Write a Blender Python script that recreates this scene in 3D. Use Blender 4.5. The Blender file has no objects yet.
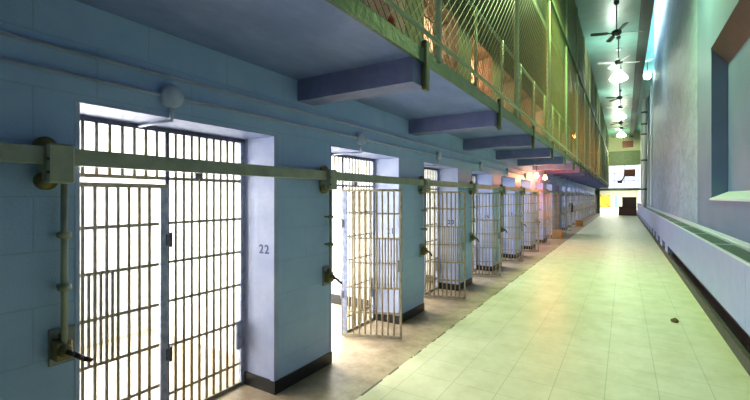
import bpy, math, random
from mathutils import Vector, Matrix
R = random.Random(7)
col = bpy.context.scene.collection
sc = bpy.context.scene
PI = math.pi

# ------------------------------------------------------------------ mesh builder
class MB:
    def __init__(s): s.v = []; s.f = []; s.sm = []
    def quad(s, a, b, c, d):
        n = len(s.v); s.v += [a, b, c, d]; s.f.append((n, n+1, n+2, n+3)); s.sm.append(False); return s
    def box(s, x0, x1, y0, y1, z0, z1):
        n = len(s.v)
        s.v += [(x0,y0,z0),(x1,y0,z0),(x1,y1,z0),(x0,y1,z0),(x0,y0,z1),(x1,y0,z1),(x1,y1,z1),(x0,y1,z1)]
        for f in ((0,3,2,1),(4,5,6,7),(0,1,5,4),(1,2,6,5),(2,3,7,6),(3,0,4,7)):
            s.f.append(tuple(n+i for i in f)); s.sm.append(False)
        return s
    def bev(s, x0, x1, y0, y1, z0, z1, b=.004):
        # box with chamfered vertical and horizontal edges
        n = len(s.v); X=(x0,x1); Y=(y0,y1); Z=(z0,z1)
        idx = {}
        for i in (0,1):
            for j in (0,1):
                for k in (0,1):
                    sx = b if i == 0 else -b; sy = b if j == 0 else -b; sz = b if k == 0 else -b
                    for ax, p in (('x',(X[i],Y[j]+sy,Z[k]+sz)),('y',(X[i]+sx,Y[j],Z[k]+sz)),('z',(X[i]+sx,Y[j]+sy,Z[k]))):
                        idx[(i,j,k,ax)] = len(s.v); s.v.append(p)
        F = []
        for i in (0,1): F.append([idx[(i,0,0,'x')],idx[(i,1,0,'x')],idx[(i,1,1,'x')],idx[(i,0,1,'x')]][::(1 if i else -1)])
        for j in (0,1): F.append([idx[(0,j,0,'y')],idx[(1,j,0,'y')],idx[(1,j,1,'y')],idx[(0,j,1,'y')]][::(-1 if j else 1)])
        for k in (0,1): F.append([idx[(0,0,k,'z')],idx[(1,0,k,'z')],idx[(1,1,k,'z')],idx[(0,1,k,'z')]][::(1 if k else -1)])
        for i in (0,1):
            for j in (0,1):
                F.append([idx[(i,j,0,'x')],idx[(i,j,1,'x')],idx[(i,j,1,'y')],idx[(i,j,0,'y')]])
            for k in (0,1):
                F.append([idx[(i,0,k,'x')],idx[(i,1,k,'x')],idx[(i,1,k,'z')],idx[(i,0,k,'z')]])
        for j in (0,1):
            for k in (0,1):
                F.append([idx[(0,j,k,'y')],idx[(1,j,k,'y')],idx[(1,j,k,'z')],idx[(0,j,k,'z')]])
        for i in (0,1):
            for j in (0,1):
                for k in (0,1): F.append([idx[(i,j,k,'x')],idx[(i,j,k,'y')],idx[(i,j,k,'z')]])
        for f in F: s.f.append(tuple(f)); s.sm.append(False)
        return s
    def tube(s, p0, p1, r, n=8, r1=None, cap=True):
        p0 = Vector(p0); p1 = Vector(p1); r1 = r if r1 is None else r1
        d = (p1-p0).normalized()
        u = d.orthogonal().normalized(); w = d.cross(u)
        b = len(s.v)
        for k in range(n):
            a = 2*PI*k/n; o = u*math.cos(a)+w*math.sin(a)
            s.v.append(tuple(p0+o*r)); s.v.append(tuple(p1+o*r1))
        for k in range(n):
            k2 = (k+1) % n
            s.f.append((b+2*k, b+2*k2, b+2*k2+1, b+2*k+1)); s.sm.append(n > 4)
        if cap:
            s.f.append(tuple(b+2*k for k in range(n))[::-1]); s.f.append(tuple(b+2*k+1 for k in range(n))); s.sm += [False, False]
        return s
    def path(s, pts, r, n=8):
        for a, b in zip(pts, pts[1:]): s.tube(a, b, r, n)
        return s
    def lathe(s, c, prof, n=20, axis='z'):
        b = len(s.v)
        for (r, h) in prof:
            for k in range(n):
                a = 2*PI*k/n
                if axis == 'z': s.v.append((c[0]+r*math.cos(a), c[1]+r*math.sin(a), c[2]+h))
                elif axis == 'x': s.v.append((c[0]+h, c[1]+r*math.cos(a), c[2]+r*math.sin(a)))
                else: s.v.append((c[0]+r*math.cos(a), c[1]+h, c[2]+r*math.sin(a)))
        for i in range(len(prof)-1):
            for k in range(n):
                k2 = (k+1) % n
                s.f.append((b+i*n+k, b+i*n+k2, b+(i+1)*n+k2, b+(i+1)*n+k)); s.sm.append(True)
        return s
    def build(s, name, m, parent=None, loc=None):
        me = bpy.data.meshes.new(name); me.from_pydata(s.v, [], s.f)
        me.polygons.foreach_set('use_smooth', s.sm); me.materials.append(m)
        me.validate(); me.update()
        o = bpy.data.objects.new(name, me); col.objects.link(o)
        if parent: o.parent = parent
        if loc: o.location = loc
        return o

def tag(o, label=None, cat=None, group=None, kind=None):
    for k, v in (('label', label), ('category', cat), ('group', group), ('kind', kind)):
        if v: o[k] = v
    return o
def empty(name, loc, rz=0):
    o = bpy.data.objects.new(name, None); o.empty_display_size = .1
    o.location = loc; o.rotation_euler = (0, 0, rz); col.objects.link(o); return o
def copy_tree(o, parent=None):
    c = o.copy(); col.objects.link(c); c.parent = parent
    for ch in list(o.children): copy_tree(ch, c)
    return c
def struct(mb, name, m): return tag(mb.build(name, m), kind='structure')

# ------------------------------------------------------------------ materials
def mat(name, c, rough=.6, c2=None, scale=3., bump=0., bscale=40., metal=0., spec=.5, mixlo=.4, mixhi=.65, emit=None, es=0., stretch=(1,1,1)):
    m = bpy.data.materials.new(name); m.use_nodes = True; nt = m.node_tree; N = nt.nodes; L = nt.links
    b = N['Principled BSDF']; b.inputs['Base Color'].default_value = (*c, 1); b.inputs['Roughness'].default_value = rough
    b.inputs['Metallic'].default_value = metal; b.inputs['Specular IOR Level'].default_value = spec
    tc = N.new('ShaderNodeTexCoord'); mp = N.new('ShaderNodeMapping'); L.new(tc.outputs['Object'], mp.inputs[0]); mp.inputs['Scale'].default_value = stretch
    if c2:
        n = N.new('ShaderNodeTexNoise'); n.inputs['Scale'].default_value = scale; n.inputs['Detail'].default_value = 8; n.inputs['Roughness'].default_value = .65
        L.new(mp.outputs[0], n.inputs[0])
        r = N.new('ShaderNodeValToRGB'); r.color_ramp.elements[0].position = mixlo; r.color_ramp.elements[1].position = mixhi
        r.color_ramp.elements[0].color = (*c, 1); r.color_ramp.elements[1].color = (*c2, 1)
        L.new(n.outputs[0], r.inputs[0]); L.new(r.outputs[0], b.inputs['Base Color'])
    if bump:
        n2 = N.new('ShaderNodeTexNoise'); n2.inputs['Scale'].default_value = bscale; n2.inputs['Detail'].default_value = 5
        L.new(mp.outputs[0], n2.inputs[0]); bp = N.new('ShaderNodeBump'); bp.inputs['Strength'].default_value = bump; bp.inputs['Distance'].default_value = .02
        L.new(n2.outputs[0], bp.inputs['Height']); L.new(bp.outputs[0], b.inputs['Normal'])
    if emit:
        b.inputs['Emission Color'].default_value = (*emit, 1); b.inputs['Emission Strength'].default_value = es
    return m

def block_mat(name, c, c2, mortar, axis='y', rough=.45):
    """painted concrete block wall: faint joints, roller texture"""
    m = bpy.data.materials.new(name); m.use_nodes = True; nt = m.node_tree; N = nt.nodes; L = nt.links
    b = N['Principled BSDF']; b.inputs['Roughness'].default_value = rough
    tc = N.new('ShaderNodeTexCoord'); sp = N.new('ShaderNodeSeparateXYZ'); L.new(tc.outputs['Object'], sp.inputs[0])
    ad = N.new('ShaderNodeMath'); ad.operation = 'ADD'; L.new(sp.outputs[0], ad.inputs[0]); L.new(sp.outputs[1], ad.inputs[1])
    cb = N.new('ShaderNodeCombineXYZ'); L.new(ad.outputs[0], cb.inputs[0]); L.new(sp.outputs[2], cb.inputs[1])
    br = N.new('ShaderNodeTexBrick'); L.new(cb.outputs[0], br.inputs[0])
    br.inputs['Scale'].default_value = 1; br.inputs['Brick Width'].default_value = .62; br.inputs['Row Height'].default_value = .3
    br.inputs['Mortar Size'].default_value = .006; br.inputs['Mortar Smooth'].default_value = .4; br.offset = .5
    no = N.new('ShaderNodeTexNoise'); no.inputs['Scale'].default_value = 2.2; no.inputs['Detail'].default_value = 9; no.inputs['Roughness'].default_value = .7
    L.new(tc.outputs['Object'], no.inputs[0])
    rp = N.new('ShaderNodeValToRGB'); rp.color_ramp.elements[0].position = .38; rp.color_ramp.elements[1].position = .68
    rp.color_ramp.elements[0].color = (*c, 1); rp.color_ramp.elements[1].color = (*c2, 1); L.new(no.outputs[0], rp.inputs[0])
    mx = N.new('ShaderNodeMixRGB'); mx.inputs[2].default_value = (*mortar, 1); L.new(rp.outputs[0], mx.inputs[1])
    ml = N.new('ShaderNodeMath'); ml.operation = 'MULTIPLY'; ml.inputs[1].default_value = .22; L.new(br.outputs['Fac'], ml.inputs[0]); L.new(ml.outputs[0], mx.inputs[0])
    L.new(mx.outputs[0], b.inputs['Base Color'])
    n2 = N.new('ShaderNodeTexNoise'); n2.inputs['Scale'].default_value = 60; n2.inputs['Detail'].default_value = 4; L.new(tc.outputs['Object'], n2.inputs[0])
    s2 = N.new('ShaderNodeMath'); s2.operation = 'MULTIPLY_ADD'; s2.inputs[1].default_value = -1.2; L.new(br.outputs['Fac'], s2.inputs[0]); L.new(n2.outputs[0], s2.inputs[2])
    bp = N.new('ShaderNodeBump'); bp.inputs['Strength'].default_value = .35; bp.inputs['Distance'].default_value = .008
    L.new(s2.outputs[0], bp.inputs['Height']); L.new(bp.outputs[0], b.inputs['Normal'])
    return m

def floor_mat():
    m = bpy.data.materials.new('vinyl_tile_floor'); m.use_nodes = True; nt = m.node_tree; N = nt.nodes; L = nt.links
    b = N['Principled BSDF']
    tc = N.new('ShaderNodeTexCoord'); mp = N.new('ShaderNodeMapping'); mp.inputs['Location'].default_value = (.15, .1, 0); L.new(tc.outputs['Object'], mp.inputs[0])
    br = N.new('ShaderNodeTexBrick'); L.new(mp.outputs[0], br.inputs[0]); br.offset = 0
    br.inputs['Scale'].default_value = 1; br.inputs['Brick Width'].default_value = .42; br.inputs['Row Height'].default_value = .42
    br.inputs['Mortar Size'].default_value = .0035; br.inputs['Mortar Smooth'].default_value = .2; br.inputs['Bias'].default_value = 0
    br.inputs['Color1'].default_value = (.72, .71, .52, 1); br.inputs['Color2'].default_value = (.74, .73, .54, 1); br.inputs['Mortar'].default_value = (.50, .50, .35, 1)
    # streaky wear
    m2 = N.new('ShaderNodeMapping'); m2.inputs['Scale'].default_value = (1.2, 1.0, 1); L.new(tc.outputs['Object'], m2.inputs[0])
    n1 = N.new('ShaderNodeTexNoise'); n1.inputs['Scale'].default_value = 2.5; n1.inputs['Detail'].default_value = 9; n1.inputs['Roughness'].default_value = .7; L.new(m2.outputs[0], n1.inputs[0])
    r1 = N.new('ShaderNodeValToRGB'); r1.color_ramp.elements[0].position = .32; r1.color_ramp.elements[1].position = .62
    r1.color_ramp.elements[0].color = (.84, .82, .70, 1); r1.color_ramp.elements[1].color = (1.06, 1.06, 1.04, 1); L.new(n1.outputs[0], r1.inputs[0])
    mu = N.new('ShaderNodeMixRGB'); mu.blend_type = 'MULTIPLY'; mu.inputs[0].default_value = .8; L.new(br.outputs['Color'], mu.inputs[1]); L.new(r1.outputs[0], mu.inputs[2])
    # bare concrete strip along the cells
    sp = N.new('ShaderNodeSeparateXYZ'); L.new(tc.outputs['Object'], sp.inputs[0])
    lt = N.new('ShaderNodeMath'); lt.operation = 'LESS_THAN'; lt.inputs[1].default_value = -2.02; L.new(sp.outputs[0], lt.inputs[0])
    n3 = N.new('ShaderNodeTexNoise'); n3.inputs['Scale'].default_value = 5; n3.inputs['Detail'].default_value = 9; n3.inputs['Roughness'].default_value = .75; L.new(tc.outputs['Object'], n3.inputs[0])
    r3 = N.new('ShaderNodeValToRGB'); r3.color_ramp.elements[0].position = .35; r3.color_ramp.elements[1].position = .65
    r3.color_ramp.elements[0].color = (.28, .205, .12, 1); r3.color_ramp.elements[1].color = (.52, .42, .28, 1); L.new(n3.outputs[0], r3.inputs[0])
    mx = N.new('ShaderNodeMixRGB'); L.new(lt.outputs[0], mx.inputs[0]); L.new(mu.outputs[0], mx.inputs[1]); L.new(r3.outputs[0], mx.inputs[2])
    # broken dark seam between tile and concrete
    ds = N.new('ShaderNodeMath'); ds.operation = 'ADD'; ds.inputs[1].default_value = 2.02; L.new(sp.outputs[0], ds.inputs[0])
    ab = N.new('ShaderNodeMath'); ab.operation = 'ABSOLUTE'; L.new(ds.outputs[0], ab.inputs[0])
    l2 = N.new('ShaderNodeMath'); l2.operation = 'LESS_THAN'; l2.inputs[1].default_value = .012; L.new(ab.outputs[0], l2.inputs[0])
    n4 = N.new('ShaderNodeTexNoise'); n4.inputs['Scale'].default_value = 3; L.new(tc.outputs['Object'], n4.inputs[0])
    g4 = N.new('ShaderNodeMath'); g4.operation = 'GREATER_THAN'; g4.inputs[1].default_value = .5; L.new(n4.outputs[0], g4.inputs[0])
    m4 = N.new('ShaderNodeMath'); m4.operation = 'MULTIPLY'; L.new(l2.outputs[0], m4.inputs[0]); L.new(g4.outputs[0], m4.inputs[1])
    mx2 = N.new('ShaderNodeMixRGB'); mx2.inputs[2].default_value = (.08, .07, .04, 1); L.new(m4.outputs[0], mx2.inputs[0]); L.new(mx.outputs[0], mx2.inputs[1])
    L.new(mx2.outputs[0], b.inputs['Base Color'])
    rr = N.new('ShaderNodeMapRange'); rr.inputs[1].default_value = .3; rr.inputs[2].default_value = .7; rr.inputs[3].default_value = .5; rr.inputs[4].default_value = .3
    L.new(n1.outputs[0], rr.inputs[0]); L.new(rr.outputs[0], b.inputs['Roughness'])
    bp = N.new('ShaderNodeBump'); bp.inputs['Strength'].default_value = .3; bp.inputs['Distance'].default_value = .004
    iv = N.new('ShaderNodeMath'); iv.operation = 'SUBTRACT'; iv.inputs[0].default_value = 1; L.new(br.outputs['Fac'], iv.inputs[1]); L.new(iv.outputs[0], bp.inputs['Height'])
    L.new(bp.outputs[0], b.inputs['Normal'])
    return m

def plaster_mat():
    """right wall: glossy blue paint, coarse trowelled patch beyond the window bay"""
    m = bpy.data.materials.new('glossy_blue_plaster'); m.use_nodes = True; nt = m.node_tree; N = nt.nodes; L = nt.links
    b = N['Principled BSDF']; b.inputs['Roughness'].default_value = .5; b.inputs['Specular IOR Level'].default_value = .35
    tc = N.new('ShaderNodeTexCoord'); sp = N.new('ShaderNodeSeparateXYZ'); L.new(tc.outputs['Object'], sp.inputs[0])
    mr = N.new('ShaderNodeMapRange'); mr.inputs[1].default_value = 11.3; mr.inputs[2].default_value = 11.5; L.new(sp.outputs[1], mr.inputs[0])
    mp = N.new('ShaderNodeMapping'); mp.inputs['Scale'].default_value = (1, .5, 1.2); mp.inputs['Rotation'].default_value = (.6, 0, 0); L.new(tc.outputs['Object'], mp.inputs[0])
    n1 = N.new('ShaderNodeTexNoise'); n1.inputs['Scale'].default_value = 2.6; n1.inputs['Detail'].default_value = 10; n1.inputs['Roughness'].default_value = .75; n1.inputs['Distortion'].default_value = .6
    L.new(mp.outputs[0], n1.inputs[0])
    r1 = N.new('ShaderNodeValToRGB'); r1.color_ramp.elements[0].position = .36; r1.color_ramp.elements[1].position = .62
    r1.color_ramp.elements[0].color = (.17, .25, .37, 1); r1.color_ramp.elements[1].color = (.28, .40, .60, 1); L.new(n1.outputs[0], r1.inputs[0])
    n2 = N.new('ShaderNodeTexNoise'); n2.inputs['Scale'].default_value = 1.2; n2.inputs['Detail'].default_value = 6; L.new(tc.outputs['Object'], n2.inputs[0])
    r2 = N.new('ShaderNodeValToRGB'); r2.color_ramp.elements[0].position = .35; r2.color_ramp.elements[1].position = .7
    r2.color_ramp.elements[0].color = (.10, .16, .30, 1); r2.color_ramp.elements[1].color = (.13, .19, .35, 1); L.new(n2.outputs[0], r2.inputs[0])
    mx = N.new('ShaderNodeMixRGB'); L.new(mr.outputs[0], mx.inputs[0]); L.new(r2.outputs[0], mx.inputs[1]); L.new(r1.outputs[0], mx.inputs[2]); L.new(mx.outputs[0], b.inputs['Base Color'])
    h = N.new('ShaderNodeMath'); h.operation = 'MULTIPLY'; L.new(n1.outputs[0], h.inputs[0]); L.new(mr.outputs[0], h.inputs[1])
    bp = N.new('ShaderNodeBump'); bp.inputs['Strength'].default_value = .5; bp.inputs['Distance'].default_value = .12; L.new(h.outputs[0], bp.inputs['Height']); L.new(bp.outputs[0], b.inputs['Normal'])
    return m

M = dict(
 wall=block_mat('painted_block_wall', (.34,.50,.76), (.40,.57,.82), (.16,.24,.38)),
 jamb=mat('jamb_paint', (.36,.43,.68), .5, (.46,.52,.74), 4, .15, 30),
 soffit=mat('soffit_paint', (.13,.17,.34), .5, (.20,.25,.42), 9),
 cellwall=mat('cell_interior_paint', (.86,.86,.84), .6, (.78,.79,.78), 2),
 slab=mat('slab_paint', (.14,.20,.43), .55, (.19,.26,.52), 3.5, .4, 12, stretch=(1,.5,1)),
 beam=mat('beam_paint', (.15,.17,.36), .6, (.20,.22,.42), 4, .3, 20),
 bracket=mat('bracket_paint', (.14,.15,.09), .5, (.10,.09,.05), 12),
 fascia=mat('fascia_green_paint', (.07,.12,.07), .5, (.11,.15,.08), 5, .3, 25),
 black=mat('black_baseboard_paint', (.006,.006,.008), .4, (.014,.013,.014), 6),
 bar=mat('cream_bar_paint', (.42,.37,.26), .42, (.28,.23,.14), 14, .15, 60),
 barlight=mat('pale_stile_paint', (.42,.46,.58), .4, (.22,.25,.40), 18),
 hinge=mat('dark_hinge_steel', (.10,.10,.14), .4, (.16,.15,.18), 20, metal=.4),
 rail=mat('olive_rail_paint', (.38,.40,.30), .45, (.29,.31,.23), 7, .15, 30),
 brass=mat('tarnished_brass', (.24,.19,.08), .38, (.20,.15,.06), 15, .2, 50, metal=.6),
 dark=mat('dark_handle_metal', (.02,.02,.025), .35, (.05,.045,.04), 12, metal=.5),
 conduit=mat('conduit_paint', (.50,.56,.74), .45, (.40,.46,.62), 8),
 jbox=mat('junction_box_paint', (.45,.42,.38), .5, (.36,.36,.38), 10),
 mesh=mat('green_chain_link', (.29,.27,.11), .45, (.22,.21,.08), 6),
 post=mat('green_post_paint', (.56,.66,.44), .4, (.46,.56,.36), 10),
 ceil=mat('teal_ceiling_paint', (.19,.43,.39), .35, (.24,.50,.45), 1.5, .1, 20),
 ceildark=mat('dark_ceiling_beam_paint', (.05,.08,.07), .6, (.07,.09,.07), 4),
 cream=mat('end_wall_cream', (.72,.72,.46), .6, (.64,.66,.42), 3),
 green=mat('end_beam_green', (.20,.28,.14), .5, (.26,.34,.18), 4),
 white=mat('white_lobby_paint', (.85,.87,.84), .6, (.8,.82,.8), 2),
 heater=mat('heater_cover_enamel', (.23,.29,.60), .35, (.28,.34,.64), 3, .08, 20),
 ledge=mat('ledge_pale_paint', (.55,.64,.74), .35, (.46,.56,.66), 12),
 grate=mat('grate_dark_green', (.09,.15,.15), .5, (.13,.20,.19), 30),
 curb=mat('worn_grey_curb', (.035,.035,.035), .6, (.07,.065,.055), 12),
 brown=mat('brown_board', (.10,.03,.02), .5, (.07,.025,.02), 8),
 darkwood=mat('dark_wood', (.045,.02,.014), .45, (.07,.03,.02), 10, stretch=(1,1,6)),
 yellow=mat('yellow_paint', (.85,.62,.06), .45, (.75,.52,.05), 6),
 tealp=mat('teal_door_paint', (.12,.35,.42), .45, (.16,.4,.46), 5),
 fan=mat('fan_dark_green', (.06,.11,.09), .4, (.06,.09,.07), 10),
 fanw=mat('fan_white', (.8,.85,.82), .4, (.7,.76,.74), 10),
 pink=mat('pink_painted_panel', (.85,.42,.40), .6, (.75,.36,.34), 6),
 red=mat('red_disc_paint', (.5,.02,.03), .4, (.35,.01,.02), 20),
 orange=mat('orange_cardboard', (.62,.30,.07), .6, (.5,.22,.05), 6),
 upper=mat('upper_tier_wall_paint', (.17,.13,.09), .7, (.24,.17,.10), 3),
 upcell=mat('upper_cell_cream_paint', (.72,.60,.48), .6, (.62,.50,.38), 3),
 upslab=mat('upper_slab_paint', (.16,.19,.15), .6, (.12,.15,.12), 4),
 debris=mat('dirt_clump', (.16,.12,.03), .9, (.09,.07,.02), 40, .5, 60),
 blueglass=mat('dark_blue_window_paint', (.06,.10,.20), .15, (.09,.14,.26), 3),
 plate=mat('lock_plate_paint', (.30,.32,.30), .5, (.22,.24,.24), 10),
 bulb=mat('mercury_bulb_glass', (.9,1,.9), .3, emit=(.85,1,.80), es=30),
 obulb=mat('orange_bulb_glass', (1,.6,.3), .3, emit=(1,.38,.12), es=60),
 obulb2=mat('dim_orange_bulb', (1,.5,.2), .3, emit=(1,.30,.06), es=40),
 fl=mat('fluorescent_tube_glass', (1,1,1), .3, emit=(.95,.97,1), es=12),
 ink=mat('navy_stencil_paint', (.02,.05,.28), .5, (.02,.04,.14), 60),
 headr=mat('window_head_brown', (.05,.05,.055), .6, (.065,.06,.065), 5),
 skyglass=mat('window_daylight_glass', (.8,.85,1), .3, emit=(.80,.85,1), es=1.2),
)
M['floor'] = floor_mat(); M['plaster'] = plaster_mat()

# ------------------------------------------------------------------ layout constants
XW, XG = -2.70, -3.12           # wall face, grille plane
P = 2.36; S0, OW = 1.04, 1.56   # cell pitch, first opening start, opening width
NC = 20
XE = -1.448                     # gallery edge
XR, XH = 1.40, 1.07             # right wall face, heater face
YEND = 52.0
def st(k): return S0 + P*k
ks = list(range(-1, NC))        # one cell behind the camera's left edge too

# ------------------------------------------------------------------ SHELL
struct(MB().box(-6.2, 6, -4, 86, -.2, 0), 'floor', M['floor'])
# left wall: lower tier with cell openings
w = MB()
for k in ks:
    e = st(k) + OW; n = st(k+1)
    w.box(XG-.02, XW, e, n, 0, 2.94)             # pillar
    w.box(XG-.02, XW, st(k), e, 2.36, 2.94)      # lintel
w.box(XG-.02, XW, -4, st(-1), 0, 2.94)
w.box(XG-.02, XW, st(NC), YEND, 0, 2.94)
struct(w, 'wall_left', M['wall'])
# inside each opening: jamb paint, and soffit colour darkened against the cell light
j = MB()
for k in ks:
    a, e = st(k), st(k)+OW
    j.box(XG-.02, XW-.006, e-.006, e, .12, 2.36)
    j.box(XG-.02, XW-.006, a, a+.006, .12, 2.36)
struct(j, 'trim_1', M['jamb'])
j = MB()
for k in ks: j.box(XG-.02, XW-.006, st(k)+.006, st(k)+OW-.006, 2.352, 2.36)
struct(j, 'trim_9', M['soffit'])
# steel angle nosing round each opening
j = MB()
for k in ks:
    a, e = st(k), st(k)+OW
    j.box(XW-.006, XW+.004, e-.004, e+.035, .12, 2.352); j.box(XW-.05, XW+.003, e-.018, e-.004, .12, 2.351)
    j.box(XW-.006, XW+.004, a-.006, a+.004, .12, 2.352); j.box(XW-.05, XW+.003, a+.004, a+.018, .12, 2.351)
    j.box(XW-.006, XW+.004, a-.006, e+.035, 2.352, 2.368)
struct(j, 'trim_2', M['jamb'])
b = MB()
for k in ks:
    e = st(k)+OW; n = st(k+1)
    b.box(XW, XW+.012, e-.012, n+.012, 0, .12)
    b.box(XG, XW+.012, e-.018, e-.006, 0, .12); b.box(XG, XW+.012, n+.006, n+.018, 0, .12)
struct(b, 'baseboard_left', M['black'])
# cells: back wall, partitions, ceiling
c = MB()
for k in ks:
    c.box(-5.5, XG-.02, st(k)-.42, st(k)-.30, 0, 2.6)
    c.box(-5.62, -5.5, st(k)-.42, st(k)+P-.42, 0, 2.6)
c.box(-5.62, XG-.02, st(-1)-.42, st(NC)-.30, 2.6, 2.7)
c.box(-5.5, XG-.02, st(NC)-.42, st(NC)-.30, 0, 2.6)
struct(c, 'wall_cells', M['cellwall'])
b = MB()
for k in range(1, NC):
    b.box(-5.5, XG-.03, st(k)+P-.435, st(k)+P-.42, 0, .16); b.box(-5.5, -5.485, st(k)-.30, st(k)+P-.435, 0, .16)
struct(b, 'baseboard_cells', M['black'])

# gallery floors (two tiers), fascias
struct(MB().box(XG, XE, -4, YEND, 2.94, 3.03), 'gallery_slab', M['slab'])
struct(MB().box(XE, XE+.03, -4, YEND, 2.925, 3.045), 'trim_3', M['fascia'])
struct(MB().box(XG, -1.62, -4, YEND, 5.90, 6.05), 'gallery_slab', M['upslab'])
# gallery cantilever beams
for k in range(1, NC+1):
    y = st(k) - .39
    o = MB().box(XW, XE, y-.12, y+.12, 2.735, 2.94).build('cantilever_beam', M['beam'])
    tag(o, kind='structure')
    bb = MB().bev(XE+.001, XE+.05, y+.03, y+.11, 2.70, 3.12, .01).build('bracket', M['bracket'], o)
# upper tier walls with openings
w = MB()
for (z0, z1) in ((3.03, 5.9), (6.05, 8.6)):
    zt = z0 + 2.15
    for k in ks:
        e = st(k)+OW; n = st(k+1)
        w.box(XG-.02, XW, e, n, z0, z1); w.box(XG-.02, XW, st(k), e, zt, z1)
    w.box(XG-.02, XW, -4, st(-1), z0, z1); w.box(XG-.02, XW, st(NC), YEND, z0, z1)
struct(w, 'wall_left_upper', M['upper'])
c = MB()
for (z0, z1) in ((3.03, 5.7), (6.05, 8.5)):
    for k in ks + [NC]: c.box(-4.4, XG-.02, st(k)-.42, st(k)-.30, z0, z1)
    c.box(-4.5, -4.4, st(-1)-.42, st(NC)-.3, z0, z1); c.box(-4.5, XG-.02, st(-1)-.42, st(NC)-.3, z1, z1+.1)
c.box(-4.5, XG, -4, YEND, 2.8, 3.03)
struct(c, 'wall_cells_upper', M['upcell'])

# ceiling: low slab over the corridor, slot added along the right wall for wash lights
struct(MB().box(XG, .87, -4, YEND, 8.6, 8.75), 'ceiling', M['ceil'])
struct(MB().box(.50, .87, -4, YEND, 8.40, 8.6), 'trim_4', M['ceildark'])
struct(MB().box(.80, .87, -4, 27.6, 8.75, 14).box(.87, 1.7, -4, 27.6, 14, 14.1).box(.87, 2.2, 27.6, YEND, 8.9, 9.0).box(.87, 2.2, 27.5, 27.6, 9.0, 14).build('ceiling_slot', M['ceil']) and MB().box(.87,.871,0,.001,13.9,13.901), 'ceiling_slot_edge', M['ceil'])
bpy.data.objects['ceiling_slot']['kind'] = 'structure'
bpy.data.objects.remove(bpy.data.objects['ceiling_slot_edge'])

# right wall, with a window recess and sloping sill
Y0r, Y1r, Z0r, Z1r = 3.2, 9.75, 1.77, 4.6
XB = 1.64
w = MB()
w.box(XR, XR+.6, -4, Y0r, 0, 14); w.box(XR, XR+.6, Y1r, 27.6, 0, 14)
w.box(XR, XR+.6, Y0r, Y1r, 0, Z0r); w.box(XR, XR+.6, Y0r, Y1r, Z1r, 14); w.box(XB, XR+.6, Y0r, Y1r, Z0r, Z1r)
w.box(1.9, 2.1, 27.6, YEND, 0, 9)
struct(w, 'wall_right', M['plaster'])
s = MB(); s.quad((XR-.03,Y0r,Z0r),(XR-.03,Y1r,Z0r),(XB,Y1r,Z0r+.13),(XB,Y0r,Z0r+.13)); s.quad((XR-.03,Y0r,Z0r-.03),(XR-.03,Y1r,Z0r-.03),(XR-.03,Y1r,Z0r),(XR-.03,Y0r,Z0r))
struct(s, 'trim_5', M['ledge'])
s = MB(); n = 0
s.v += [(XR-.01,Y0r,Z1r),(XR-.01,Y1r,Z1r),(XB,Y1r,Z1r-.33),(XB,Y0r,Z1r-.33),(XB,Y0r,Z1r),(XB,Y1r,Z1r)]
s.f += [(0,1,2,3),(0,3,4),(1,5,2),(0,4,5,1)]; s.sm += [False]*4
struct(s, 'trim_6', M['headr'])
# far bay of the right wall: pilasters and tall dark windows
s = MB()
for y in (30.5, 34.0, 38.0, 42.5, 47.5): s.bev(1.42, 1.90, y, y+.7, 1.2, 8.9, .03)
struct(s, 'trim_7', M['ledge'])
s = MB()
for y0, y1 in ((28.0, 30.3), (31.2, 33.8), (34.7, 37.8), (38.7, 42.3), (43.2, 47.3), (48.2, 51.5)):
    s.box(1.84, 1.9, y0, y1, 1.6, 6.5)
struct(s, 'window_1', M['blueglass'])

# end wall with wide opening, window over bridge, lobby beyond
w = MB()
w.box(-6.2, -2.4, YEND, YEND+.25, 0, 8.6); w.box(-2.4, 2.1, YEND, YEND+.25, 5.35, 6.9)
struct(w, 'wall_end_beam', M['green'])
struct(MB().box(-3.1, 2.1, YEND, YEND+.25, 6.9, 9), 'wall_end', M['cream'])
struct(MB().box(-3.1, 2.1, YEND-1.4, YEND+.3, 2.50, 2.74), 'trim_8', M['green'])
w = MB()
for x in (-2.4, -1.9, -.95, .0, .9, 1.35): w.box(x, x+.05, YEND+.05, YEND+.12, 2.74, 5.35)
for z in (2.74, 3.6, 4.4, 5.3): w.box(-2.4, 1.4, YEND+.05, YEND+.12, z, z+.05)
struct(w, 'window_2', M['conduit'])
struct(MB().box(-2.4, 2.1, YEND+.14, YEND+.16, 2.74, 5.35), 'window_3', M['skyglass'])
w = MB()
w.box(-6.2, 2.6, 85, 85.2, 0, 2.9); w.box(-6.3, -6.2, YEND, 85, 0, 2.9); w.box(2.1, 2.6, YEND, 85, 0, 2.9); w.box(-6.3, 2.6, YEND+.25, 85.2, 2.9, 3.0)
struct(w, 'wall_lobby', M['white'])

# ------------------------------------------------------------------ CELL FRONTS
BR = .0118
num_words = {0:'first'}
def bar_mesh(z0, z1, r=BR):
    return MB().tube((0,0,z0), (0,0,z1), r, 8)
bm_full = None
def mk(me_owner, parent, loc):       # linked copy of a bar
    o = me_owner.copy(); col.objects.link(o); o.parent = parent; o.location = loc; return o

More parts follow.
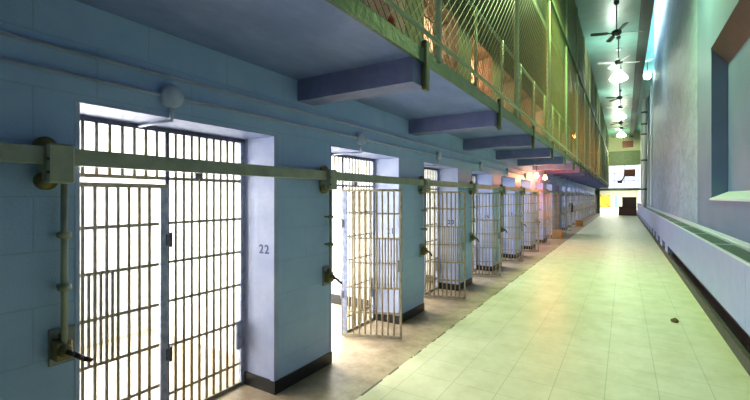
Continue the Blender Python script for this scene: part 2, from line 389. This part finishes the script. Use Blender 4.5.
DW = .78; NB = 10
def make_leaf():
    """leaf in local coords: hinge at origin, extends along -Y to the free edge"""
    root = empty('cell_door', (0,0,0))
    fr = MB()
    fr.bev(-.012, .012, -.075, -.015, .02, 1.90, .004)             # flat hinge stile
    fr.build('hinge_stile', M['barlight'], root)
    MB().bev(-.016, .016, -DW, -DW+.03, .02, 1.90, .004).build('lock_stile', M['bar'], root)
    MB().bev(-.018, .018, -DW, -.015, 1.868, 1.90, .004).build('top_rail', M['bar'], root)
    MB().bev(-.018, .018, -DW, -.015, .015, .055, .004).build('bottom_rail', M['bar'], root)
    first = None
    for z in (.33, .645, .96, 1.275, 1.59):
        if first is None: first = MB().box(-.006, .006, -DW+.03, -.085, -.012, .012).build('crossbar', M['bar'], root, (0,0,z))
        else: mk(first, root, (0,0,z))
    step = (DW-.085-.03)/9
    b0 = None
    for i in range(1, 9):
        y = -.085 - step*i
        if b0 is None: b0 = bar_mesh(.055, 1.868).build('bar', M['bar'], root, (0,y,0))
        else: mk(b0, root, (0,y,0))
    b1 = None
    for i in range(4, 9):
        y = -.085 - step*(i+.5)
        if b1 is None: b1 = bar_mesh(.645, 1.275, .0108).build('guard_bar', M['bar'], root, (0,y,0))
        else: mk(b1, root, (0,y,0))
    h0 = None
    for z in (.55, 1.46):
        if h0 is None:
            h0 = MB().bev(-.022, .02, -.035, .0, -.045, .045, .004).tube((.012,.006,-.06), (.012,.006,.06), .012, 8).build('hinge', M['hinge'], root, (0,0,z))
        else: mk(h0, root, (0,0,z))
    MB().bev(-.024, .024, -DW-.004, -DW+.06, .86, 1.0, .004).build('lock_case', M['plate'], root)
    return root
def make_grille():
    """fixed grille, local coords: origin at opening start on the floor, grille plane x=0"""
    root = empty('cell_grille', (0,0,0))
    hy = .79
    MB().tube((0,hy,0), (0,hy,2.32), .017, 10).build('hinge_post', M['hinge'], root)
    MB().bev(-.02, .02, OW-.055, OW-.01, 0, 2.34, .004).build('end_post', M['barlight'], root)
    MB().bev(-.02, .02, .008, .035, 0, 2.34, .004).build('end_post', M['bar'], root)
    MB().bev(-.02, .02, hy, OW-.01, .0, .035, .004).build('sill_bar', M['bar'], root)
    n = 10; step = (OW-.055-hy)/n; b0 = None
    for i in range(1, n):
        y = hy + step*i
        if b0 is None: b0 = bar_mesh(.03, 2.355).build('bar', M['bar'], root, (0,y,0))
        else: mk(b0, root, (0,y,0))
    b0 = None
    for i in range(1, 9):
        y = .03 + (hy-.03)/9*i
        if b0 is None: b0 = bar_mesh(1.95, 2.355).build('transom_bar', M['bar'], root, (0,y,0))
        else: mk(b0, root, (0,y,0))
    MB().box(-.025, .02, .008, OW-.01, 2.315, 2.35).build('shadow_strip', M['hinge'], root)  # dark strip standing in for the shadow line under the soffit
    c0 = None
    for z in (.21, .60, .96, 1.275, 1.59):
        if c0 is None: c0 = MB().box(-.006, .006, hy, OW-.055, -.011, .011).build('crossbar', M['bar'], root, (0,0,z))
        else: mk(c0, root, (0,0,z))
    MB().box(-.008, .008, .03, OW-.055, 1.935, 1.962).build('transom_rail', M['bar'], root)
    h0 = None
    for z in (.55, 1.46):
        if h0 is None: h0 = MB().bev(-.012, .012, hy+.015, hy+.04, -.045, .045, .004).build('hinge_plate', M['hinge'], root, (0,0,z))
        else: mk(h0, root, (0,0,z))
    MB().bev(-.01, .02, hy+.24, hy+.31, 1.955, 2.05, .003).build('latch_plate', M['hinge'], root)
    MB().bev(-.01, .02, OW-.10, OW-.055, .35, .62, .003).build('latch_plate', M['barlight'], root)
    return root
def make_lock():
    """door operator: gear box on the rail, pipe, lock box and lever. origin at wall face, opening start, floor"""
    root = empty('door_operator', (0,0,0))
    MB().bev(.0, .15, -.185, -.06, 1.875, 2.085, .01).build('gear_box', M['rail'], root)
    c = MB().lathe((.05,-.165,2.075), [(.0,-.02),(.05,-.02),(.05,.02),(.0,.02)], 16, 'x')
    c.build('roller', M['brass'], root)
    MB().lathe((.05,-.16,1.888), [(0,-.02),(.05,-.02),(.05,.02),(0,.02)], 16, 'x').build('roller', M['brass'], root)
    for z in (1.93, 2.0): MB().tube((.15,-.185,z),(.158,-.185,z),.008,8).build('bolt', M['dark'], root)
    MB().tube((.075,-.085,.98), (.075,-.085,1.88), .017, 10).build('pipe', M['rail'], root)
    k0 = None
    for z in (1.30, 1.59):
        if k0 is None: k0 = MB().lathe((0,0,0), [(.017,-.022),(.034,-.012),(.034,.012),(.017,.022)], 12).box(-.075,-.01,-.01,.01,-.01,.01).build('collar', M['rail'], root, (.075,-.085,z))
        else: mk(k0, root, (.075,-.085,z))
    MB().bev(0, .016, -.135, -.008, .86, 1.065, .004).build('back_plate', M['plate'], root)
    lb = MB().bev(.016, .09, -.135, -.045, .90, 1.01, .012).lathe((.09,-.09,.955), [(.035,0),(.03,.025),(0,.03)], 14, 'x').tube((.05,-.09,1.0),(.05,-.09,1.04),.014,8).build('lock_box', M['brass'], root)
    MB().path([(.115,-.09,.955),(.14,-.06,.935),(.145,-.02,.90),(.14,.02,.875)], .014, 8).build('lever', M['dark'], root)
    return root
def make_junction():
    root = empty('junction_box', (0,0,0))
    MB().lathe((0,0,0), [(0,.0),(.075,0),(.08,.01),(.08,.045),(.07,.055),(0,.058)], 20, 'x').build('box', M['conduit'], root)
    MB().tube((.028,0,-.07),(.028,0,-.165),.014,8).tube((.028,0,-.165),(-.5,0,-.165),.012,8).build('drop_pipe', M['conduit'], root)
    return root

leaf0, gr0, lk0, jb0 = make_leaf(), make_grille(), make_lock(), make_junction()
ordn = ['nearest', 'second', 'third', 'fourth', 'fifth', 'sixth', 'seventh', 'eighth', 'ninth', 'tenth', 'eleventh', 'twelfth', 'thirteenth', 'fourteenth', 'fifteenth', 'sixteenth', 'seventeenth', 'eighteenth', 'nineteenth', 'twentieth']
angs = [0, 112.5, 110, 113, 111, 113, 110, 112, 111, 113, 112, 111, 112, 110, 112, 113, 111, 112, 111, 112]
def ndesc(k):
    if k == 0: return 'cell numbered 22, nearest the camera'
    if k == 2: return 'cell numbered 20, third along the row'
    if k >= 12: return None
    return ordn[k] + ' cell along the row'
for k in range(0, NC):
    a = st(k)
    d = ndesc(k); far = d is None
    L = leaf0 if k == 0 else copy_tree(leaf0)
    L.location = (XG+.04, a+(.785 if k == 0 else .715), 0); L.rotation_euler.z = math.radians(angs[k])
    if k == 0: tag(L, 'closed cream barred cell door at the left of the ' + d, 'cell door', 'barred cell doors')
    elif not far: tag(L, 'cream barred cell door standing open into the corridor from the ' + d, 'cell door', 'barred cell doors')
    else: tag(L, 'small open barred cell door near the far end of the cell row', 'cell door', 'far barred cell doors')
    G = gr0 if k == 0 else copy_tree(gr0)
    G.location = (XG, a, 0)
    tag(G, ('fixed cream steel bar grille across the ' + d) if not far else 'fixed bar grille near the far end of the cell row', 'grille', 'fixed cell grilles' if not far else 'far cell grilles')
    K = lk0 if k == 0 else copy_tree(lk0)
    K.location = (XW, a, 0)
    tag(K, ('olive gear box and lever lock before the ' + d) if not far else 'olive lock gear and pipe near the far end of the cell row', 'lock', 'door operators' if not far else 'far door operators')
    J = jb0 if k == 0 else copy_tree(jb0)
    J.location = (XW, a+.56, 2.50)
    tag(J, ('round painted junction box above the ' + d) if not far else 'round junction box near the far end of the cell row', 'junction box', 'junction boxes' if not far else 'far junction boxes')

# locking rail
tag(MB().bev(XW+.06, XW+.10, -4, 50, 1.975, 2.07, .004).build('locking_rail', M['rail']), 'long olive steel locking rail running along all the cell fronts', 'rail')
tag(MB().tube((XW+.02,-4,2.635),(XW+.02,YEND,2.635),.013,8).build('conduit', M['conduit']), 'upper of the two thin conduits running along the blue cell wall', 'conduit')
tag(MB().tube((XW+.02,-4,2.50),(XW+.02,YEND,2.50),.013,8).build('conduit', M['conduit']), 'lower thin conduit on the cell wall, threaded through the junction boxes', 'conduit')

# stencilled cell numbers on the far jambs
def text(s, size, m, name, parent=None):
    cu = bpy.data.curves.new(name, 'FONT'); cu.body = s; cu.size = size; cu.extrude = .0008; cu.align_x = 'CENTER'; cu.align_y = 'CENTER'; cu.offset = .0025; cu.space_character = 1.25
    t = bpy.data.objects.new(name+'_tmp', cu); col.objects.link(t); bpy.context.view_layer.update()
    me = bpy.data.meshes.new_from_object(t.evaluated_get(bpy.context.evaluated_depsgraph_get()))
    bpy.data.objects.remove(t); me.materials.clear(); me.materials.append(m)
    o = bpy.data.objects.new(name, me); col.objects.link(o); return o
for k in range(0, 8):
    o = text(str(22-k), .115, M['ink'], 'cell_number')
    o.location = (XW-.14, st(k)+OW-.0085, 1.31); o.rotation_euler = (PI/2, 0, 0)
    tag(o, 'navy stencilled number %d on the far jamb of the %s cell opening' % (22-k, ordn[k]), 'number')

# ------------------------------------------------------------------ RAILING AND MESH ON THE GALLERY
r = MB().tube((XE+.05,-4,3.17),(XE+.05,YEND,3.17),.018,8)
tag(r.build('lower_rail', M['post']), 'green pipe rail along the gallery edge just above the slab', 'rail')
tag(MB().tube((XE-.04,-4,4.02),(XE-.04,YEND,4.02),.02,8).build('handrail', M['post']), 'green gallery handrail at waist height behind the mesh', 'rail')
tag(MB().tube((XE+.05,-4,6.25),(XE+.05,YEND,6.25),.035,8).build('upper_rail', M['fascia']), 'dark horizontal pipe across the mesh screen at the upper tier', 'rail')
p0 = None
ypost = [3.38 + 3.15*i for i in range(-1, 16)]
for i, y in enumerate(ypost):
    if p0 is None: p0 = MB().tube((0,0,3.03),(0,0,8.6),.04,10).build('screen_post', M['post']); o = p0
    else: o = p0.copy(); col.objects.link(o)
    o.location = (XE+.005, y, 0)
    tag(o, 'tall green pipe post, %s from the camera along the gallery mesh screen' % (ordn[i]) if i < 9 else 'tall green pipe post toward the far end of the gallery screen', 'post', 'screen posts' if i < 9 else 'far screen posts')
# short picket posts
q0 = None
for i in range(0, 22):
    y = 2.2 + 1.18*i
    if abs(((y-3.38)/3.15) - round((y-3.38)/3.15)) < .08: continue
    if q0 is None: q0 = MB().tube((0,0,3.03),(0,0,4.02),.018,8).build('railing_post', M['post']); o = q0
    else: o = q0.copy(); col.objects.link(o)
    o.location = (XE-.02, y, 0)
    tag(o, 'short green railing post on the gallery edge', 'post', 'short gallery railing posts')
def wires(y0, y1, z0, z1, sp, r, n=3):
    m = MB(); h = z1-z0
    t = y0 - h
    while t < y1:
        for sgn in (1, -1):
            # line y = t + s (z-z0)   (sgn 1)  or y = t + h - (z-z0)
            ya, yb = (t, t+h) if sgn > 0 else (t+h, t)
            za, zb = z0, z1
            if ya > yb: ya, yb, za, zb = yb, ya, zb, za
            s = (zb-za)/(yb-ya)
            if ya < y0: za += s*(y0-ya); ya = y0
            if yb > y1: zb -= s*(yb-y1); yb = y1
            if yb-ya > .01: m.tube((XE+.006*sgn, ya, za), (XE+.006*sgn, yb, zb), r, n, cap=False)
        t += sp
    return m
scr = empty('mesh_screen', (0,0,0)); tag(scr, 'tall green chain link screen enclosing the gallery above the cells', 'fence')
wires(1.6, YEND, 3.05, 6.25, .115, .0038).build('lower_mesh', M['mesh'], scr)
wires(8.0, YEND, 6.25, 8.6, .115, .0038).build('upper_mesh', M['mesh'], scr)

# pink panel with red disc on the gallery
pp = empty('pink_panel', (-1.60, 2.40, 3.03)); tag(pp, 'pink painted board with a red disc standing behind the gallery rail', 'panel')
MB().bev(-.012, .012, 0, .62, 0, .50, .003).build('board', M['pink'], pp)
MB().lathe((.012, .39, .17), [(0,.012),(.05,.012),(.06,0)], 20, 'x').build('disc', M['red'], pp)
# upper cells: grille doors
def make_upper():
    root = empty('upper_cell_grille', (0,0,0))
    m = MB()
    for i in range(15): m.tube((0, .05+i*.104, 0), (0, .05+i*.104, 2.14), .011, 6)
    m.build('bars', M['bar'], root)
    m = MB()
    for z in (.03, .5, 1.0, 1.5, 2.1): m.box(-.008, .008, .01, OW-.01, z-.014, z+.014)
    m.build('crossbars', M['bar'], root)
    return root
up0 = make_upper()
for k in range(0, 14):
    o = up0 if k == 0 else copy_tree(up0)
    o.location = (XG+.01, st(k), 3.03)
    tag(o, 'steel bar grille of an upper tier cell behind the mesh screen', 'grille', 'upper tier cell grilles')

# ------------------------------------------------------------------ HEATER COVER
hc = empty('heater_cover', (XH, 0, 0)); tag(hc, 'long blue enamel heater cover with slotted top along the right wall', 'heater')
D = XR-XH
m = MB()
for i in range(12):
    y = -2.4 + 3.98*i + 2.4*0
    m.box(0, .025, y, y+3.974, .40, 1.10)
m.build('front_panel', M['heater'], hc)
m = MB().box(.0, .024, -3, YEND, 1.10, 1.125).box(D-.05, D, -3, YEND, 1.10, 1.14).box(D-.012, D, -3, YEND, 1.14, 1.19)
yy = -2.4
while yy < YEND:
    m.box(.03, D-.06, yy-.012, yy+.012, 1.10, 1.122); yy += 1.99
m.build('top_frame', M['ledge'], hc)
m = MB().box(.03, D-.06, -3, YEND, 1.085, 1.095)
g = -2.4
while g < 20:
    m.box(.035, D-.065, g, g+.022, 1.095, 1.112); g += .045
m.build('top_grate', M['grate'], hc)
MB().box(.0, D, -3, YEND, 0, .15).build('curb', M['curb'], hc)
MB().box(.16, D, -3, YEND, .12, 1.085).build('recess_back', M['black'], hc)
s0 = None
for i in range(0, 19):
    y = 14.4 + 2.0*i
    if s0 is None: s0 = MB().box(.01, .16, 0, .9, .12, .40).build('support', M['heater'], hc, (0,y,0))
    else: mk(s0, hc, (0,y,0))

# ------------------------------------------------------------------ FANS, LAMPS
def make_fan(blm, name='ceiling_fan'):
    root = empty(name, (0,0,0))
    MB().tube((0,0,.28),(0,0,-.75),.02,8).lathe((0,0,.29), [(.0,0),(.09,0),(.07,-.09),(.02,-.11)], 16).build('rod', M['fan'], root)
    MB().lathe((0,0,-.75), [(0,.06),(.08,.06),(.15,.02),(.16,-.06),(.1,-.13),(0,-.15)], 20).build('motor', M['fan'], root)
    for i in range(4):
        a = math.radians(20+90*i); m = MB()
        ca, sa = math.cos(a), math.sin(a)
        def P3(u, v, z): return (ca*u - sa*v, sa*u + ca*v, z)
        pr = [(.15,.02),(.26,.025),(.30,.075),(.75,.085),(.82,.07),(.84,.0)]
        pts = [(u, v) for u, v in pr] + [(u, -v) for u, v in reversed(pr[:-1])]
        n0 = len(m.v)
        for zz in (0, .012):
            for u, v in pts: m.v.append(P3(u, v, -.80 + zz + v*.22))
        k = len(pts)
        m.f.append(tuple(range(k))[::-1]); m.f.append(tuple(range(k, 2*k))); m.sm += [False, False]
        for q in range(k): m.f.append((q, (q+1) % k, k+(q+1) % k, k+q)); m.sm.append(False)
        m.build('blade', blm, root)
    return root
f0 = make_fan(M['fan'])
fans = [(16.2, 'dark four bladed ceiling fan, nearest and hanging clear of any lamp'), (26.9, 'dark ceiling fan, second back, just before the second pair of lamps'), (36.0, 'dark ceiling fan, third back, between two bright lamps'), (44.0, 'dark ceiling fan nearest the far end wall')]
for i, (y, lb) in enumerate(fans):
    o = f0 if i == 0 else copy_tree(f0)
    o.location = (-.22, y, 8.3); o.rotation_euler.z = .3*i; tag(o, lb, 'ceiling fan', 'dark ceiling fans')
def make_lamp():
    root = empty('ceiling_lamp', (0,0,0))
    MB().tube((0,0,.33),(0,0,-.9),.022,8).lathe((0,0,0), [(0,0),(.1,0),(.08,-.08),(.02,-.1)], 16).build('stem', M['fanw'], root)
    MB().lathe((0,0,-.85), [(0,.10),(.10,.08),(.12,-.1),(.14,-.16)], 20).build('housing', M['fanw'], root)
    MB().lathe((0,0,-1.01), [(.10,.0),(.20,-.10),(.33,-.26),(.34,-.34),(.20,-.42),(0,-.45)], 24).build('glass_shade', M['bulb'], root)
    return root
l0 = make_lamp()
for i, (y, lb) in enumerate([(20.3, 'bright bell shaped ceiling lamp nearest the camera, under a white fan'), (30.2, 'second bright bell shaped ceiling lamp along the corridor'), (39.4, 'third bright bell shaped ceiling lamp, nearest the end wall')]):
    o = l0 if i == 0 else copy_tree(l0)
    o.location = (-.20, y, 8.27); tag(o, lb, 'ceiling lamp', 'bell shaped ceiling lamps')
fw = make_fan(M['fanw'], 'ceiling_fan')
for i, y in enumerate((19.8, 29.7, 38.9)):
    o = fw if i == 0 else copy_tree(fw)
    o.location = (-.20, y, 8.3); o.rotation_euler.z = .1
    tag(o, 'white ceiling fan blades lit up beside the %s bright ceiling lamp' % ordn[i], 'ceiling fan', 'white ceiling fans')

# wall lamp on bracket, right wall corner
wl = empty('wall_lamp', (1.4, 27.2, 8.6)); tag(wl, 'round globe lamp on a pale bracket at the corner of the right wall', 'wall lamp')
MB().tube((0,0,.95),(-.75,.1,.80),.06,8).build('arm', M['fanw'], wl)
MB().lathe((-.28,.1,.05), [(0,-.2),(.12,-.16),(.19,-.02),(.16,.12),(.06,.18),(0,.18)], 16).build('globe', M['bulb'], wl)
MB().tube((-.28,.1,.2),(-.28,.1,.9),.03,8).build('stem', M['fan'], wl)
# white riser pipe down the far bay
rp = empty('riser_pipe', (1.18, 33.2, 1.14)); tag(rp, 'thick white riser pipe with collars beyond the right wall corner', 'pipe')
MB().tube((0,0,0),(0,0,7.4),.15,14).build('pipe', M['fanw'], rp)
c0 = None
for z in (1.2, 3.2, 5.0, 5.7, 6.5):
    if c0 is None: c0 = MB().lathe((0,0,0), [(.15,-.06),(.19,-.05),(.19,.05),(.15,.06)], 16).build('collar', M['fan'], rp, (0,0,z))
    else: mk(c0, rp, (0,0,z))

# orange lamp below the gallery
for y, lb in ((15.0, 'farther, brighter of two glowing orange lamps under the gallery'), (13.4, 'nearer of two glowing orange lamps under the gallery')):
    ol = empty('bulkhead_lamp', (-2.35, y, 2.94)); tag(ol, lb, 'lamp')
    MB().tube((0,0,0),(0,0,-.38),.012,8).build('stem', M['dark'], ol)
    MB().lathe((0,0,-.38), [(0,0),(.04,0),(.04,-.03),(.07,-.09),(.06,-.14),(0,-.16)], 16).build('bulb', M['obulb'], ol)
for i, (y, z) in enumerate(((17.9, 4.35), (26.3, 4.54))):
    o = MB().lathe((0,0,0), [(0,0),(.07,0),(.09,-.08),(.06,-.15),(0,-.17)], 14).build('gallery_bulb', M['obulb2'], None, (-1.68, y, z))
    MB().tube((0,0,0),(0,0,5.9-z),.01,6).build('stem', M['dark'], o)
    tag(o, 'small orange bulb glowing behind the gallery mesh, %s of two' % ('nearer' if i == 0 else 'farther'), 'lamp')

# ------------------------------------------------------------------ FAR END OBJECTS
def board(name, x0, x1, z0, z1, y, lb):
    r_ = empty(name, (x0, y, z0)); tag(r_, lb, 'sign')
    MB().bev(0, x1-x0, 0, .05, 0, z1-z0, .01).build('panel', M['brown'], r_)
    MB().tube((.1,.02,z1-z0),(.1,.02,z1-z0+.5),.012,6).tube((x1-x0-.1,.02,z1-z0),(x1-x0-.1,.02,z1-z0+.5),.012,6).build('hanger', M['dark'], r_)
board('hanging_sign', -.15, .82, 7.0, 7.7, 49.5, 'upper brown sign board hanging high before the cream end wall')
board('hanging_sign', .0, 1.0, 3.95, 4.7, 49.5, 'lower brown sign board hanging before the far daylight window')
cm = empty('wall_camera', (-.25, 50.4, 3.3)); tag(cm, 'dark curved bracket standing on the far bridge before the window', 'bracket')
MB().path([(.3,0,1.0),(.25,0,.6),(.1,0,.35),(-.1,0,.2)], .07, 8).build('arm', M['dark'], cm)
MB().bev(-.35, .1, -.1, .1, .0, .28, .02).build('head', M['dark'], cm)
# guard desk
gd = empty('guard_desk', (-.45, 45.5, 0)); tag(gd, 'dark wooden desk with a taller cabinet at the far end by the heater', 'desk')
MB().bev(0, 1.48, 0, .9, 0, .82, .01).build('base_cabinet', M['darkwood'], gd)
MB().bev(-.04, 1.50, -.04, .94, .82, .87, .01).build('desktop', M['darkwood'], gd)
MB().bev(.3, 1.46, .2, .9, .87, 1.75, .02).build('upper_cabinet', M['darkwood'], gd)
for i in range(3): MB().bev(.05+i*.47, .47+i*.47, -.015, .0, .14, .76, .004).build('door', M['brown'], gd)
MB().bev(.26, 1.48, .14, .92, 1.75, 1.80, .01).build('top_board', M['brown'], gd)
# end column
tag(MB().bev(-2.72, -2.25, 50.2, 50.7, 0, 2.5, .03).build('column', M['fascia']), 'dark green column at the far end of the cell row', 'column')
# yellow gate & teal door in the lobby
yg = empty('yellow_gate', (-3.75, 83.5, 0)); tag(yg, 'yellow framed gate with diagonal brace in the bright far lobby', 'gate')
MB().box(0,.22,0,.1,0,2.2).box(1.35,1.6,0,.1,0,2.2).box(0,1.6,0,.1,2.0,2.2).box(0,1.6,0,.1,0,.15).build('frame', M['yellow'], yg)
MB().tube((.2,.05,2.05),(1.4,.05,.15),.13,6).build('brace', M['yellow'], yg)
MB().box(.22,1.35,.06,.09,.15,2.0).build('infill', M['yellow'], yg)
td = empty('teal_door', (-1.35, 80, 0)); tag(td, 'narrow teal door standing open in the far lobby', 'door')
MB().bev(0, .42, 0, .06, 0, 2.1, .01).build('panel', M['tealp'], td)
MB().tube((.06,-.03,1.0),(.06,-.03,1.2),.02,6).build('handle', M['dark'], td)
# small things on the floor by the cells
def carton(name, loc, sx, sy, sz, lb):
    r_ = empty(name, loc); tag(r_, lb, 'box')
    MB().bev(0, sx, 0, sy, 0, sz, .008).build('carton', M['orange'], r_)
    MB().box(.02, sx+.003, sy*.45, sy*.55, sz-.06, sz+.002).build('tape', M['jbox'], r_)
carton('cardboard_box', (-2.66, 18.75, 0), .38, .36, .38, 'orange cardboard box on the floor by the eighth cell door')
carton('cardboard_box', (-2.55, 27.2, 0), .42, .5, .38, 'orange cardboard box on the floor farther down the cell row')
hg = empty('hanging_jacket', (-2.42, 23.6, 1.0)); tag(hg, 'small dark jacket hanging on an open cell door far down the row', 'clothing')
MB().lathe((0,0,0), [(.02,.5),(.08,.44),(.12,.3),(.11,0),(.09,-.02),(0,-.02)], 12).build('cloth', M['dark'], hg)
# clump of dirt on the floor
m = MB(); n = 14; pr = [(0,.05),(.02,.05),(.04,.04),(.05,.02),(.045,0)]
m.lathe((0,0,0), pr, n)
m.v = [(x*(1+.12*math.sin(y*90)), y*(1.1+.1*math.sin(x*70)), z*(1+.15*math.sin(x*90+y*60))) for x, y, z in m.v]
o = m.build('dirt_clump', M['debris'], None, (.62, 7.15, 0)); tag(o, 'small dark clump of dirt lying on the green tiled floor', 'debris')

# ------------------------------------------------------------------ LIGHTS
def area(loc, rot, sx, sy, e, c, name='area_light'):
    l = bpy.data.lights.new(name, 'AREA'); l.shape = 'RECTANGLE'; l.size = sx; l.size_y = sy; l.energy = e; l.color = c
    o = bpy.data.objects.new(name, l); o.location = loc; o.rotation_euler = rot; col.objects.link(o); return o
def point(loc, e, c, r=.1, name='point_light'):
    l = bpy.data.lights.new(name, 'POINT'); l.energy = e; l.color = c; l.shadow_soft_size = r
    o = bpy.data.objects.new(name, l); o.location = loc; col.objects.link(o); return o
for k in range(-1, NC):
    y = st(k) + .78
    e = {-1: 20, 0: 190, 1: 260, 2: 140}.get(k, 150)
    if k == 8: e = 10
    c = (1, .97, .90) if k in (1, 2) else (.88, .90, 1)
    if k == 0: c = (1, .98, .95)
    if k == 1: point((-3.75, y-.45, .9), 45, c, .15)  # added lamp, whitens the floor outside the second doorway
    area((-5.45, y, 1.35), (PI/2, 0, PI/2+PI), 1.9, 2.3, e, c)     # facing +X
    point((-4.1, y-.3, 1.5), e*.12, c, .12)
for y, e in ((2.5, 60), (10, 420), (20.3, 700), (30.2, 700), (39.4, 700)):
    l = area((-.20, y, 6.98), (0, 0, 0), .5, .5, e*.98, (.63, 1.0, .37)); l.data.shape = 'DISK'
for y in (20.3, 30.2, 39.4): point((-.45, y-.25, 7.55), 60, (.80, 1, .85), .06)  # added points that brighten the white fan blades
# added area lights in the slot: teal wash and bright band on right wall
area((1.14, 20, 13.8), (0, 0, 0), .4, 15, 260, (.55, .95, .90))
area((.95, 23, 11), (0, -PI/2, 0), 3, 8, 420, (.75, .95, .95))
# orange glow
point((-2.15, 15.6, 2.45), 70, (1, .14, .08), .05); point((-2.3, 14.2, 2.4), 35, (1, .45, .2), .04)
for k in range(0, 14):
    point((-3.8, st(k)+.8, 4.9), 90 if k % 3 else 220, (1, .58, .36) if k % 2 else (1, .80, .58), .1)
area((-1, 68, 2.8), (0, 0, 0), 6, 28, 2600, (1, 1, .92))
point((-.5, 48, 6.5), 350, (.95, 1, .6), .3)

w = bpy.data.worlds.new('World'); sc.world = w; w.use_nodes = True
w.node_tree.nodes['Background'].inputs[0].default_value = (.30, .42, .85, 1); w.node_tree.nodes['Background'].inputs[1].default_value = .06

# ------------------------------------------------------------------ CAMERA
cam = bpy.data.cameras.new('camera'); co = bpy.data.objects.new('camera', cam); col.objects.link(co); sc.camera = co
cam.sensor_width = 36; cam.lens = 398/750*36; cam.clip_start = .02; cam.clip_end = 300
yaw = math.atan2(249, 398)
co.location = (0, 0, 1.8); co.rotation_euler = (PI/2, 0, yaw)
cam.shift_y = -3/750.
sc.view_settings.view_transform = 'Standard'; sc.view_settings.look = 'None'; sc.view_settings.exposure = 0
sc.cycles.max_bounces = 8
